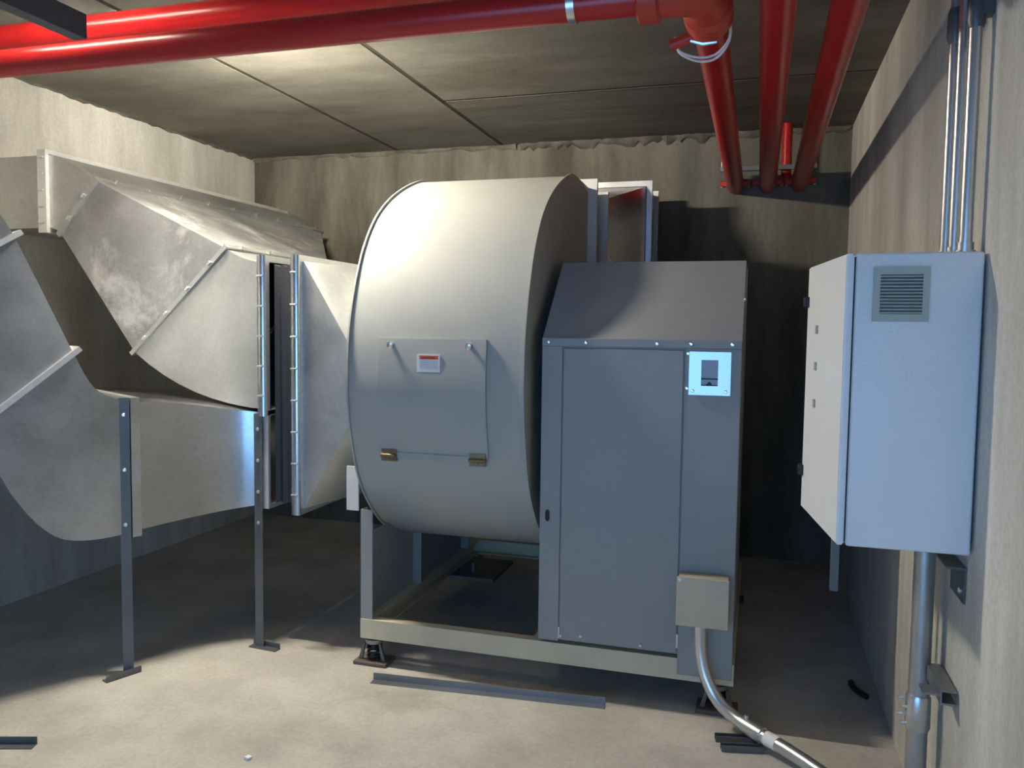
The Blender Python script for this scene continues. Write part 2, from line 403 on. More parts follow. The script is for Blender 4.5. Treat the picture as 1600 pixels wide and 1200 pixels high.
# drive housing
HX0, HX1 = -0.893, -0.062
hp = [(YH, 0.24), (YH, 1.562), (3.80, 1.915), (4.45, 1.915), (4.45, 0.24)]
b = MB(); b.prism([(HX0, y, z) for y, z in hp], (HX1 - HX0, 0, 0)); hs = b.build('drive_housing', 'housing_paint', fan, 20)
ORG[hs] = ORG[fan]
b = MB(); b.box(HX0, -0.802, YH - 0.008, YH, 0.235, 1.53, 0.002, 1); b.build('side_strip', 'housing_paint', hs)
b = MB(); b.box(-0.797, -0.291, YH - 0.010, YH, 0.245, 1.522, 0.003, 1); b.build('door_panel', 'housing_paint', hs)
b = MB(); b.box(-0.286, HX1, YH - 0.008, YH, 0.155, 1.53, 0.002, 1); b.build('end_panel', 'housing_paint', hs)
b = MB(); b.box(HX0, HX1, YH - 0.011, YH, 1.53, 1.565, 0.002, 1); b.build('top_strip', 'housing_paint', hs)
b = MB(); b.box(-0.801, -0.796, YH - 0.014, YH, 0.25, 0.30); b.build('latch', 'bright_steel', hs)
b = MB(); b.box(-0.292, -0.285, YH - 0.014, YH, 0.27, 0.33); b.build('latch', 'bright_steel', hs)
BOLT_H = bolt_mesh(0.008, 0.008, 'bright_steel')
for x, z in ((-0.862, 1.546), (-0.70, 1.546), (-0.40, 1.546), (-0.262, 1.547), (-0.098, 1.547), (-0.273, 1.508), (-0.275, 1.366), (-0.79, 0.262), (-0.70, 0.27), (-0.44, 0.262)):
    shared('bolt', BOLT_H, (x, YH - 0.010, z), hs, aim((0, -1, 0)))
b = MB(); pts = [(-0.858 + 0.010 * math.cos(a), YH - 0.0105, 0.79 + 0.016 * math.sin(a) + (0.010 if math.sin(a) > 0 else -0.010)) for a in (2 * PI * k / 16 for k in range(16))]
b.prism(pts, (0, 0.004, 0)); b.build('slot', 'black', hs)
shared('bolt', BOLT_H, (HX1, 3.55, 1.735), hs, aim((1, 0, 0)))
# gauge plate with a window
def rring(x0, x1, z0, z1, y, inn, t_):
    o = [(x0, z0), (x1, z0), (x1, z1), (x0, z1)]; i = [(inn[0], inn[2]), (inn[1], inn[2]), (inn[1], inn[3]), (inn[0], inn[3])]
    b_ = MB(); b_.loft([[Vector((p[0], y, p[1])) for p in i], [Vector((p[0], y, p[1])) for p in o], [Vector((p[0], y + t_, p[1])) for p in o], [Vector((p[0], y + t_, p[1])) for p in i]], True, ring=True)
    return b_
gp = rring(-0.268, -0.102, 1.340, 1.517, YH - 0.016, (-0.219, -0.152, 1.378, 1.484), 0.010).build('viewing_plate', 'stainless', hs, 20, 'bright stainless plate with a small window')
b = MB(); b.box(-0.219, -0.152, YH - 0.0095, YH - 0.007, 1.378, 1.484); b.build('window_lens', 'lens_grey', hs)
b = MB(); b.box(-0.219, -0.152, YH - 0.012, YH - 0.0095, 1.404, 1.409); b.box(-0.219, -0.152, YH - 0.012, YH - 0.0095, 1.378, 1.382)
b.prism([(-0.20, YH - 0.0115, 1.382), (-0.175, YH - 0.0115, 1.382), (-0.185, YH - 0.0115, 1.396)], (0, 0.002, 0)); b.build('window_bar', 'black', hs)
for x, z in ((-0.252, 1.356), (-0.12, 1.356)): shared('bolt', BOLT_S, (x, YH - 0.016, z), hs, aim((0, -1, 0)))

# junction box on the housing
jb = thing('junction_box', (-0.185, 3.38, 0.40), 'small tan steel junction box low on the drive housing, conduit leaving below', 'junction box')
b = MB(); b.box(-0.283, -0.085, YH - 0.10, YH - 0.010, 0.405, 0.60, 0.004, 2); b.build('body', 'jbox_paint', jb)
b = MB(); b.box(-0.287, -0.081, YH - 0.106, YH - 0.099, 0.401, 0.604, 0.002, 1); b.build('cover', 'jbox_paint', jb)
shared('bolt', BOLT_S, (-0.275, YH - 0.106, 0.592), jb, aim((0, -1, 0)))

# ================================================================== discharge duct behind the fan
dd = thing('discharge_duct', (-1.3, 5.3, 1.3), 'galvanized discharge duct flaring from the fan outlet into the back wall', 'duct')
def rect_y(x0, x1, y, z0, z1): return [Vector((x0, y, z0)), Vector((x1, y, z0)), Vector((x1, y, z1)), Vector((x0, y, z1))]
b = MB(); b.loft([rect_y(-1.77, -0.96, 4.66, 1.5, 2.37), rect_y(-1.77, -0.94, 4.74, 1.5, 2.37), rect_y(-1.77, -0.96, 4.82, 1.5, 2.37)]); b.build('flexible_collar', 'canvas_black', dd)
flange(rect_y(-1.79, -0.915, 4.84, 1.48, 2.365), 0.045, 0.03, 'flange', 'white_plate', dd, 0.03)
b = MB(); b.loft([rect_y(-1.79, -0.915, 4.85, 1.48, 2.365), rect_y(-1.95, -0.715, 5.36, 1.30, 2.525)]); b.build('flare', 'galv_shiny', dd)
flange(rect_y(-1.95, -0.715, 5.37, 1.30, 2.525), 0.035, 0.035, 'flange', 'galv_bright', dd)
b = MB(); b.loft([rect_y(-1.95, -0.715, 5.38, 1.30, 2.525), rect_y(-1.95, -0.715, 5.998, 1.30, 2.525)]); b.build('tail_section', 'galv', dd)
flange(rect_y(-1.95, -0.715, 5.75, 1.30, 2.525), 0.03, 0.04, 'flange', 'galv', dd)

# ================================================================== inlet transition and flexible connector
YD = 3.50; YD2 = 4.58
ZU0, ZU1, ZL0 = 1.19, 1.91, 0.715
it = thing('inlet_transition', (-1.95, 4.05, 0.7), 'galvanized rectangular-to-round inlet piece with creased sides touching the fan scroll', 'duct fitting')
def rect_x(x, y0, y1, z0, z1): return [Vector((x, y0, z0)), Vector((x, y1, z0)), Vector((x, y1, z1)), Vector((x, y0, z1))]
# square-to-round: four flat triangles and four cone corners
cx_, ccy, ccz, cr = FX0 - 0.006, 4.06, 1.33, 0.56
b = MB(); bm = b.bm; x_a = -2.095
cor = [bm.verts.new(p) for p in rect_x(x_a, YD, YD2, ZL0, ZU1)]
nseg = 48; ringv = [bm.verts.new((cx_, ccy + cr * math.cos(2 * PI * k / nseg), ccz + cr * math.sin(2 * PI * k / nseg))) for k in range(nseg)]
# cor: 0 near-low, 1 far-low, 2 far-high, 3 near-high ; ring angle 0=far, 12=top, 24=near, 36=bottom
for ci, a0 in ((2, 0), (3, 12), (0, 24), (1, 36)):
    for k in range(12): bm.faces.new((cor[ci], ringv[(a0 + k) % nseg], ringv[(a0 + k + 1) % nseg]))
for c1, c2, k in ((1, 2, 0), (2, 3, 12), (3, 0, 24), (0, 1, 36)): bm.faces.new((cor[c1], cor[c2], ringv[k]))
b.build('transition', 'galv', it, 12)
b = MB(); b.loft([rect_x(-2.15, YD, YD2, ZL0, ZU1), rect_x(x_a, YD, YD2, ZL0, ZU1)]); b.build('sleeve', 'galv', it)
f2 = flange(rect_x(-2.125, YD, YD2, ZL0, ZU1), 0.03, 0.045, 'flange', 'galv_bright', it)
CLIP = MB().box(-0.017, 0.017, -0.012, 0.0, -0.004, 0.004, 0.002, 1).mesh('clip'); CLIP.materials.append(MATS['bright_steel'])
for k in range(8): shared('clip', CLIP, (-2.125, YD - 0.040, ZL0 + 0.07 + k * 0.153), f2)
def edge_strip(x, y, z0, z1, parent):
    b_ = MB(); b_.loft([[Vector((x + 0.024 * math.cos(a), y - 0.014 * math.sin(a), z)) for a in (PI * k / 12 for k in range(13))] for z in (z0, z1)], True, (True, True))
    return b_.build('edge_strip', 'galv_mirror', parent)
edge_strip(-2.125, YD - 0.030, ZL0 - 0.03, ZU1 + 0.03, f2)
fc = MB()
secs = []
for k in range(7):
    x = -2.27 + 0.12 * k / 6; d = 0.012 * (0 if k in (0, 6) else (1 if k % 2 else 0.2))
    secs.append(rect_x(x, YD + 0.02 + d, YD2 - 0.02 - d, ZL0 + 0.01 + d, ZU1 - 0.01 - d))
fc.loft(secs)
tag(fc.build('flexible_connector', 'canvas_black'), 'black fabric flexible connector strip between the two inlet duct flanges', 'duct connector')

# ================================================================== upper duct (offset toward the left wall)
ud = thing('upper_duct', (-3.0, 4.3, 1.19), 'upper galvanized duct climbing from the fan inlet to the left wall with smudged side', 'duct')
F1 = rect_x(-2.31, YD, YD2, ZU0, ZU1)
def sec(top, bot, y0, y1): return [Vector((bot[0], y0, bot[1])), Vector((bot[0], y1, bot[1])), Vector((top[0], y1, top[1])), Vector((top[0], y0, top[1]))]
tops = bez((-2.30, 0, 1.91), (-2.38, 0, 1.905), (-2.46, 0, 1.935), (-2.53, 0, 1.98), 8)
bots = bez((-2.30, 0, 1.19), (-2.60, 0, 1.20), (-2.86, 0, 1.285), (-3.086, 0, 1.458), 8)
b = MB(); b.loft([sec((tp.x, tp.z), (bt.x, bt.z), YD, YD2) for tp, bt in zip(tops, bots)]); b.build('lower_elbow', 'galv', ud, 25)
Y2U = 5.78
b = MB(); b.loft([sec((-2.53, 1.98), (-3.086, 1.458), YD, 4.5), sec((-3.307, 2.34), (-3.542, 2.074), YD, Y2U)]); b.build('taper', 'galv_smudged', ud, 25)
tops = bez((-3.307, 0, 2.34), (-3.42, 0, 2.41), (-3.50, 0, 2.48), (-3.62, 0, 2.485), 8)
bots = bez((-3.542, 0, 2.074), (-3.56, 0, 2.09), (-3.58, 0, 2.1), (-3.62, 0, 2.105), 8)
b = MB(); b.loft([sec((tp.x, tp.z), (bt.x, bt.z), YD, Y2U) for tp, bt in zip(tops, bots)]); b.build('upper_elbow', 'galv', ud, 25)
b = MB(); b.loft([rect_x(-3.66, YD, Y2U, 2.105, 2.485), rect_x(XL + 0.002, YD, Y2U, 2.105, 2.485)]); b.build('wall_section', 'galv', ud, 25)
def pflange(section, e, t_, mat, parent, nb, side=3, names='flange'):
    f = flange(section, e, t_, names, mat, parent)
    return f
fa = flange(F1, 0.03, 0.05, 'flange', 'galv_bright', ud)
for k in range(5): shared('clip', CLIP, (-2.31, YD - 0.040, ZU0 + 0.07 + k * 0.145), fa)
edge_strip(-2.31, YD - 0.030, ZU0 - 0.03, ZU1 + 0.03, fa)
fb = flange([Vector((-3.086, YD, 1.458)), Vector((-3.086, 4.5, 1.458)), Vector((-2.53, 4.5, 1.98)), Vector((-2.53, YD, 1.98))], 0.016, 0.022, 'flange', 'galv', ud)
fc_ = flange([Vector((-3.542, YD, 2.074)), Vector((-3.542, Y2U, 2.074)), Vector((-3.307, Y2U, 2.34)), Vector((-3.307, YD, 2.34))], 0.014, 0.03, 'flange', 'galv', ud)
fd = flange(rect_x(-3.64, YD, Y2U, 2.10, 2.49), 0.022, 0.055, 'flange', 'galv_bright', ud)
for k in range(5): shared('clip', CLIP, (-3.64, YD - 0.022, 2.13 + k * 0.085), fd)
TAB = MB().box(-0.012, 0.012, -0.016, 0.016, -0.006, 0.006, 0.002, 1).mesh('clip'); TAB.materials.append(MATS['bright_steel'])
for k in range(4):
    f = (k + 0.6) / 4.2; shared('clip', TAB, (-3.086 + 0.556 * f, YD - 0.014, 1.458 + 0.522 * f), fb, (0, -0.75, 0))
for k in range(2):
    f = (k + 0.7) / 2.4; shared('clip', TAB, (-3.542 + 0.235 * f, YD - 0.012, 2.074 + 0.266 * f), fc_, (0, -0.85, 0))
for k in range(9):
    shared('clip', TAB, (-3.300, YD + 0.12 + k * 0.255, 2.352), fc_, (0, -0.85, PI / 2))
for k in range(4):
    shared('clip', TAB, (-2.522, YD + 0.1 + k * 0.25, 1.992), fb, (0, -0.75, PI / 2))

# ================================================================== lower duct (swings toward the camera, then climbs)
ld = thing('lower_duct', (-2.9, 3.3, 0.65), 'lower galvanized duct bending forward past the front post and climbing at the left edge', 'duct')
near = bez((-2.31, YD, 0), (-2.50, YD - 0.01, 0), (-2.615, 3.22, 0), (-2.70, 3.05, 0), 14)
W = 1.15; U = Vector((-0.5, -0.866, 0)); NB = Vector((-0.866, 0.5, 0)); P0 = Vector((-2.70, 3.05, 0))
far = bez((-2.31, YD2, 0), (-2.75, YD2 - 0.02, 0), (-3.02, 3.75, 0), tuple(P0 + NB * W), 14)
secs = []
for k, (a, c) in enumerate(zip(near, far)):
    f = k / 14; s_ = f * f * (3 - 2 * f); z0 = 0.72 + (0.658 - 0.72) * f ** 0.8; z1 = 1.175 + (1.25 - 1.175) * s_
    secs.append([Vector((a.x, a.y, z0)), Vector((c.x, c.y, z0)), Vector((c.x, c.y, z1)), Vector((a.x, a.y, z1))])
b = MB(); b.loft(secs); b.build('swing_elbow', 'galv_mirror', ld, 25)
def sz(i, o):
    a = P0 + U * o[0] + Vector((0, 0, o[1])); c = P0 + U * i[0] + Vector((0, 0, i[1]))
    q = [a + NB * W, c + NB * W]
    for p in q: p.x = max(p.x, XL + 0.05)      # the far side stops at the left wall
    return [a, q[0], q[1], c]
inn = catmull([Vector(p) for p in ((0.0, 1.25, 0), (0.10, 1.279, 0), (0.175, 1.335, 0), (0.245, 1.475, 0))], 6)
out = catmull([Vector(p) for p in ((0.0, 0.655, 0), (0.16, 0.645, 0), (0.30, 0.668, 0), (0.40, 0.752, 0), (0.49, 0.888, 0), (0.54, 1.0, 0), (0.616, 1.175, 0))], 3)
b = MB(); b.loft([sz((i.x, i.y), (o.x, o.y)) for i, o in zip(inn, out)]); b.build('rising_elbow', 'galv_dark', ld, 25)
sA = sz((0.245, 1.475), (0.616, 1.175)); sB = sz((0.455, 1.955), (0.84, 1.70))
b = MB(); b.loft([sA, sB]); b.build('rising_section', 'galv_dark', ld, 25)
inn = catmull([Vector(p) for p in ((0.455, 1.955, 0), (0.52, 2.06, 0), (0.65, 2.18, 0), (0.85, 2.22, 0))], 5)
out = catmull([Vector(p) for p in ((0.84, 1.70, 0), (0.86, 1.73, 0), (0.88, 1.745, 0), (0.9, 1.75, 0))], 5)
b = MB(); b.loft([sz((i.x, i.y), (o.x, o.y)) for i, o in zip(inn, out)]); b.build('top_elbow', 'galv_dark', ld, 25)
b = MB(); b.loft([sz((0.85, 2.22), (0.9, 1.75)), sz((1.04, 2.22), (1.04, 1.75))], True, (False, True)); b.build('end_section', 'galv_dark', ld, 25)
flange(sA, 0.03, 0.022, 'flange', 'galv_bright', ld); flange(sB, 0.03, 0.022, 'flange', 'galv_bright', ld)
flange(sz((0.0, 1.25), (0.0, 0.655)), 0.02, 0.04, 'flange', 'galv', ld)
flange(rect_x(-2.31, YD, YD2, 0.718, 1.168), 0.018, 0.05, 'flange', 'galv_bright', ld)

# ================================================================== steel angle posts carrying the ducts
def post(x, y, h, footdir, label, nb, rz):
    t_ = thing('duct_post', (x, y, 0), label, 'post', 'steel posts under the ducts')
    b_ = MB(); w_ = 0.045; k_ = 0.005
    pr = [(-w_ / 2, 0), (w_ / 2, 0), (w_ / 2, k_), (-w_ / 2 + k_, k_), (-w_ / 2 + k_, w_), (-w_ / 2, w_)]
    R_ = Matrix.Rotation(rz, 3, 'Z')
    b_.prism([R_ @ Vector((p[0], p[1], 0.005)) + Vector((x, y, 0)) for p in pr], (0, 0, h)); pl = b_.build('post_angle', 'post_steel', t_, 20)
    b_ = MB(); c0 = Vector((x, y, 0)); d = Vector(footdir).normalized(); pz = Vector((-d.y, d.x, 0)) * 0.02
    a, e = c0 - d * 0.05, c0 + d * 0.11
    b_.prism([a - pz, e - pz, e + pz, a + pz], (0, 0, 0.006)); b_.prism([a + pz * 0.8, e + pz * 0.8, e + pz, a + pz], (0, 0, 0.03)); b_.build('foot', 'dark_steel', t_, 20)
    n_ = R_ @ Vector((0, -1, 0))
    for k in range(nb):
        z = h - 0.07 - k * (0.155 if nb == 4 else 0.25)
        shared('bolt', BOLT, c0 + n_ * 0.0 + Vector((0, 0, z)), t_, aim(n_))
    return t_
post(-2.335, YD - 0.032, 1.165, (1, -0.1, 0), 'dark steel angle post under the duct flange nearest the fan', 4, 0)
post(-2.715, 3.005, 1.265, (-0.35, -0.9, 0), 'dark steel angle post at the left, in front of the bent lower duct', 3, 0.5)

# ================================================================== red fire pipes
ZP = 2.612; RP = 0.056
PX = (-0.185, 0.028, 0.236)
def coupling(y, x, parent, axis='Y', r=RP, mat='red_fitting'):
    b_ = MB()
    prf = [(-0.032, r), (-0.032, r + 0.016), (-0.02, r + 0.022), (0.02, r + 0.022), (0.032, r + 0.016), (0.032, r)]
    b_.tube([(x, y + p[0], ZP) for p in prf], [p[1] for p in prf], 20)
    b_.box(x - r - 0.045, x + r + 0.045, y - 0.02, y + 0.02, ZP - 0.018, ZP + 0.018, 0.004, 1)
    c_ = b_.build('coupling', mat, parent)
    for s_ in (-1, 1): shared('bolt', BOLT, (x + s_ * (r + 0.034), y, ZP - 0.018), c_, aim((0, 0, -1)))
    return c_
Y1 = 2.575; R1 = 0.051
rp1 = thing('fire_pipe', (-2.0, Y1, ZP - 0.056), 'red pipe crossing left to right, turning through an orange-red elbow to the back wall', 'pipe', 'red fire pipes under the ceiling')
b = MB(); b.tube([(XL + 0.002, Y1, ZP), (PX[0] - 0.16, Y1, ZP)], R1, 28); b.build('cross_run', 'red_paint', rp1)
b = MB(); b.tube(fil([(PX[0] - 0.17, Y1, ZP), (PX[0], Y1, ZP), (PX[0], Y1 + 0.17, ZP)], 0.13, 12), 0.064, 24); el = b.build('elbow', 'red_fitting', rp1)
for q in (((PX[0] - 0.20, Y1, ZP), (PX[0] - 0.13, Y1, ZP)), ((PX[0], Y1 + 0.12, ZP), (PX[0], Y1 + 0.22, ZP))):
    a, c = Vector(q[0]), Vector(q[1]); d = c - a
    b = MB(); b.tube([a, a + d * 0.12, a + d * 0.88, c], [0.064, 0.078, 0.078, 0.066], 24); b.build('collar', 'red_fitting', el)
b = MB(); b.tube([(PX[0], Y1 + 0.16, ZP), (PX[0], YB - 0.002, ZP)], RP, 28); b.build('wall_run', 'red_paint', rp1)
coupling(YB - 0.10, PX[0], rp1)
b = MB(); b.tube([(PX[0] - 0.05, Y1 + 0.285, ZP - 0.03), (PX[0] - 0.13, Y1 + 0.285, ZP - 0.055)], 0.019, 14); b.build('drain_plug', 'red_fitting', rp1)
b = MB(); b.tube([(PX[0] - 0.06, Y1 + 0.25, ZP - 0.055), (PX[0] - 0.02, Y1 + 0.25, ZP - 0.068), (PX[0] + 0.025, Y1 + 0.25, ZP - 0.066)], [0.007, 0.009, 0.006], 8); b.build('bolt', 'bright_steel', rp1)
b = MB()
for dy, dz in ((0.0, 0.0), (0.022, -0.006)):
    b.tube(catmull([(PX[0] - 0.115, Y1 + 0.285 + dy, ZP - 0.028), (PX[0] - 0.10, Y1 + 0.29 + dy, ZP - 0.072), (PX[0] - 0.04, Y1 + 0.315 + dy, ZP - 0.09 + dz), (PX[0] + 0.02, Y1 + 0.315 + dy, ZP - 0.084 + dz),
                    (PX[0] + 0.062, Y1 + 0.285 + dy, ZP - 0.045), (PX[0] + 0.064, Y1 + 0.24 + dy, ZP + 0.01)], 6), 0.0042, 8)
b.build('wire_loop', 'wire_white', rp1)
b = MB(); b.tube([(-0.60, Y1, ZP), (-0.575, Y1, ZP)], R1 + 0.004, 28); b.build('clamp_band', 'bright_steel', rp1)
b = MB(); b.tube([(-0.588, Y1, ZP + R1), (-0.588, Y1, ZC + 0.01)], 0.006, 8); b.build('hanger_rod', 'strut_steel', rp1)
for i, lab in ((1, 'middle one of three parallel red pipes running to the back wall'), (2, 'rightmost of three parallel red pipes running to the back wall')):
    r_ = thing('fire_pipe', (PX[i], 3.0, ZP - RP), lab, 'pipe', 'red fire pipes under the ceiling')
    b = MB(); b.tube([(PX[i], YF + 0.002, ZP), (PX[i], YB - 0.002, ZP)], RP, 28); b.build('wall_run', 'red_paint', r_)
    coupling(YB - 0.10, PX[i], r_)
rp = thing('fire_pipe', (-2.0, 2.79, 2.73), 'upper red pipe crossing behind and above the lower one at top left', 'pipe', 'red fire pipes under the ceiling')
b = MB(); b.tube([(XL + 0.002, 2.77, 2.79), (XR - 0.002, 2.77, 2.79)], 0.053, 28); b.build('cross_run', 'red_paint', rp)
b = MB(); b.tube([(-0.9, 2.77, 2.84), (-0.9, 2.77, ZC + 0.01)], 0.006, 8); b.build('hanger_rod', 'strut_steel', rp)
st = thing('fire_pipe', (0.155, 5.82, 2.70), 'short vertical red pipe stub rising behind the rightmost ceiling pipe', 'pipe', 'red fire pipes under the ceiling')
b = MB(); b.tube([(0.143, 5.82, 2.62), (0.143, 5.82, ZC - 0.001)], 0.033, 16); b.build('riser', 'red_paint', st)
# hanger rail under the three pipe ends
hr = thing('pipe_hanger_rail', (0.03, 5.8, 2.67), 'slotted steel rail carrying the three red pipes near the back wall', 'bracket')
b = MB(); b.box(-0.28, 0.33, 5.735, 5.765, 2.669, 2.697); b.build('rail', 'strut_steel', hr)
for x in (-0.29 + 0.02, 0.32):
    b = MB(); b.tube([(x, 5.75, 2.68), (x, 5.75, ZC + 0.008)], 0.005, 8); b.build('hanger_rod', 'strut_steel', hr)

# slotted strut hanging at the top left
hs2 = thing('ceiling_strut', (-2.07, 1.6, 2.50), 'dark steel strut channel hanging in the top left corner above the red pipes', 'strut')
b = MB(); x0, z0 = -2.105, 2.495
pr = [(0, 0), (0.05, 0), (0.05, 0.075), (0.042, 0.075), (0.042, 0.006), (0.008, 0.006), (0.008, 0.075), (0, 0.075)]
b.prism([(x0 + p[0], 0.7, z0 + p[1]) for p in pr], (0, 1.45, 0)); b.build('channel', 'dark_steel', hs2, 20)
for y in (0.9, 1.5):
    b = MB(); b.tube([(x0 + 0.025, y, z0 + 0.004), (x0 + 0.025, y, ZC + 0.01)], 0.006, 8); b.build('hanger_rod', 'strut_steel', hs2)

# tube battens: one hung just behind the red pipes, a weaker unseen one added in front to brighten them
def tube_lamp(x0, x1, y, z, glow, label, hood):
    lm = thing('tube_lamp', ((x0 + x1) / 2, y, z), label, 'lamp')
    bw = 0.085 if z < 2.9 else 0.11  # body made wide to shade the ceiling around the tube
    b = MB(); b.box(x0, x1, y - min(bw, 0.05 if hood else 1), y + bw, z + 0.022, (z + 0.07 if z < 2.9 else ZC), 0.004, 1); b.build('lamp_body', 'white_plate', lm)
    if hood:  # unseen plate added to block lamp light toward the red pipes
        b = MB(); b.box(x0, x1, y - 0.056, y - 0.052, z - 0.02, z + 0.06); b.box(x0, x1, y - 0.053, y - 0.03, z + 0.04, z + 0.044); b.build('light_shield', 'white_plate', lm)
    b = MB(); b.tube([(x0 + 0.03, y, z), (x1 - 0.03, y, z)], 0.014, 12); b.build('lamp_tube', glow, lm)
    for x in (x0 + 0.01, x1 - 0.03):
        b = MB(); b.box(x, x + 0.02, y - 0.012, y + 0.012, z - 0.018, z + 0.024); b.build('lamp_holder', 'white_plate', lm)
    if z < 2.9:
        for x in (x0 + 0.12, x1 - 0.12):
            b = MB(); b.tube([(x, y, z + 0.07), (x, y, ZC + 0.01)], 0.004, 6); b.build('hanger_rod', 'strut_steel', lm)
tube_lamp(-2.62, -2.10, 3.25, 2.87, 'lamp_glow', 'suspended fluorescent tube lamp hidden behind the red pipes', True)
tube_lamp(-2.95, -2.25, 2.38, 2.905, 'lamp_glow_added', 'dim added tube lamp, out of view, brightening the red pipes at top left', False)

# ================================================================== control cabinet on the right wall
CX, CY0, CY1, CZ0, CZ1 = 0.245, 2.38, 2.88, 1.018, 1.815
cb = thing('control_cabinet', (0.4, 2.63, CZ0), 'pale grey wall cabinet with a vent grille on its near side', 'cabinet')
b = MB(); b.box(CX, XR - 0.008, CY0, CY1, CZ0, CZ1, 0.008, 3); b.build('body', 'cabinet_paint', cb)
b = MB(); b.box(XR - 0.010, XR - 0.001, CY0 + 0.03, CY1 - 0.03, CZ0 + 0.03, CZ1 - 0.03); b.build('back_plate', 'dark_steel', cb)
# door slightly proud at its far edge
b = MB(); dp = [(CX - 0.004, CY0 + 0.001), (CX - 0.024, CY0 + 0.001), (CX - 0.092, CY1 + 0.001), (CX - 0.072, CY1 + 0.003)]
b.prism([(p[0], p[1], CZ0 + 0.002) for p in dp], (0, 0, CZ1 - CZ0 - 0.004))
bmesh.ops.bevel(b.bm, geom=b.bm.edges[:], offset=0.004, segments=2, affect='EDGES')
dr = b.build('door', 'cabinet_paint', cb, 40)
b = MB(); b.prism([(CX - 0.003, CY0 + 0.012, CZ0 + 0.01), (CX + 0.004, CY0 + 0.012, CZ0 + 0.01), (CX + 0.004, CY1 - 0.01, CZ0 + 0.01), (CX - 0.068, CY1 - 0.01, CZ0 + 0.01)], (0, 0, CZ1 - CZ0 - 0.02)); b.build('gasket', 'black', cb)
def dpt(y): return CX - 0.024 - 0.068 * (y - CY0) / (CY1 - CY0)
for z in (1.70, 1.145):
    b = MB(); b.box(dpt(CY1) - 0.014, dpt(CY1) + 0.03, CY1 - 0.025, CY1 + 0.012, z - 0.017, z + 0.017, 0.003, 1); b.build('latch', 'black', dr)
for z in (1.61, 1.496, 1.38):
    y = 2.72; x = dpt(y)
    b = MB(); b.prism([(x - 0.002, y - 0.012, z - 0.013), (x - 0.002 - 0.0034, y + 0.012, z - 0.013), (x + 0.001 - 0.0034, y + 0.012, z - 0.013), (x + 0.001, y - 0.012, z - 0.013)], (0, 0, 0.026)); b.build('indicator', 'mark_grey', dr)
vg = rring(0.288, 0.424, 1.632, 1.776, CY0 - 0.010, (0.305, 0.408, 1.652, 1.756), 0.012).build('vent_grille', 'vent_paint', cb, 20)
b = MB(); b.box(0.305, 0.408, CY0 - 0.003, CY0 + 0.001, 1.652, 1.756); b.build('vent_backing', 'vent_dark', vg)
sl = MB(); sl.prism([(-0.0515, 0, 0.0), (-0.0515, 0.006, 0.0035), (-0.0515, 0.006, 0.006), (-0.0515, 0, 0.0028)], (0.103, 0, 0)); SL = sl.mesh('slat'); SL.materials.append(MATS['vent_paint'])
for k in range(12): shared('slat', SL, (0.3565, CY0 - 0.009, 1.6535 + k * 0.0087), vg)

# rigid conduits rising from the cabinet
for y, lab, zt in ((2.70, 'farthest of three steel conduits rising from the wall cabinet', ZC), (2.585, 'middle of three steel conduits rising from the wall cabinet', ZC), (2.455, 'nearest of three steel conduits rising from the wall cabinet', ZC)):
    c_ = thing('conduit', (0.52, y, CZ1), lab, 'conduit', 'conduits above the wall cabinet')
    b = MB(); b.tube([(0.52, y, CZ1 - 0.001), (0.52, y, ZC + 0.008)], 0.0165, 16); b.build('pipe', 'conduit_metal', c_)
    b = MB(); b.tube([(0.52, y, CZ1), (0.52, y, CZ1 + 0.008), (0.52, y, CZ1 + 0.008), (0.52, y, CZ1 + 0.03)], [0.026, 0.026, 0.021, 0.021], 12); b.build('connector', 'conduit_metal', c_)
    zz = {2.70: 2.44, 2.585: 2.52, 2.455: 2.40}[y]
    b = MB(); b.tube([(0.52, y, zz), (0.52, y, zz + 0.015), (0.52, y, zz + 0.085), (0.52, y, zz + 0.1)], [0.018, 0.023, 0.023, 0.018], 12); b.build('coupling', 'dark_steel', c_)
    if y != 2.585:
        b = MB(); b.box(0.525, XR - 0.001, y - 0.02, y + 0.02, zz + 0.03, zz + 0.07); b.build('strap', 'dark_steel', c_)
cl = thing('conduit', (0.50, 2.68, 0.0), 'thick grey conduit running down the right wall below the cabinet', 'conduit')
cp = fil([(0.50, 2.68, CZ0), (0.50, 2.68, 0.03), (0.30, 2.97, 0.03)], 0.10, 8)
b = MB(); b.tube(fil([(0.50, 2.68, CZ0 - 0.001), (0.50, 2.68, 0.032), (0.40, 2.85, 0.032)], 0.11, 8), 0.030, 20); b.build('pipe', 'conduit_dull', cl)
b = MB(); b.tube([(0.50, 2.68, 0.40), (0.50, 2.68, 0.41), (0.50, 2.68, 0.50), (0.50, 2.68, 0.51)], [0.032, 0.036, 0.036, 0.032], 20); k_ = b.build('coupling', 'conduit_metal', cl)
for z in (0.43, 0.48):
    for a in (-0.035, 0.03): 
        b = MB(); b.tube([(0.50 - 0.036, 2.68 + a, z), (0.50 - 0.052, 2.68 + a, z)], 0.006, 8); b.build('screw', 'bright_steel', k_)
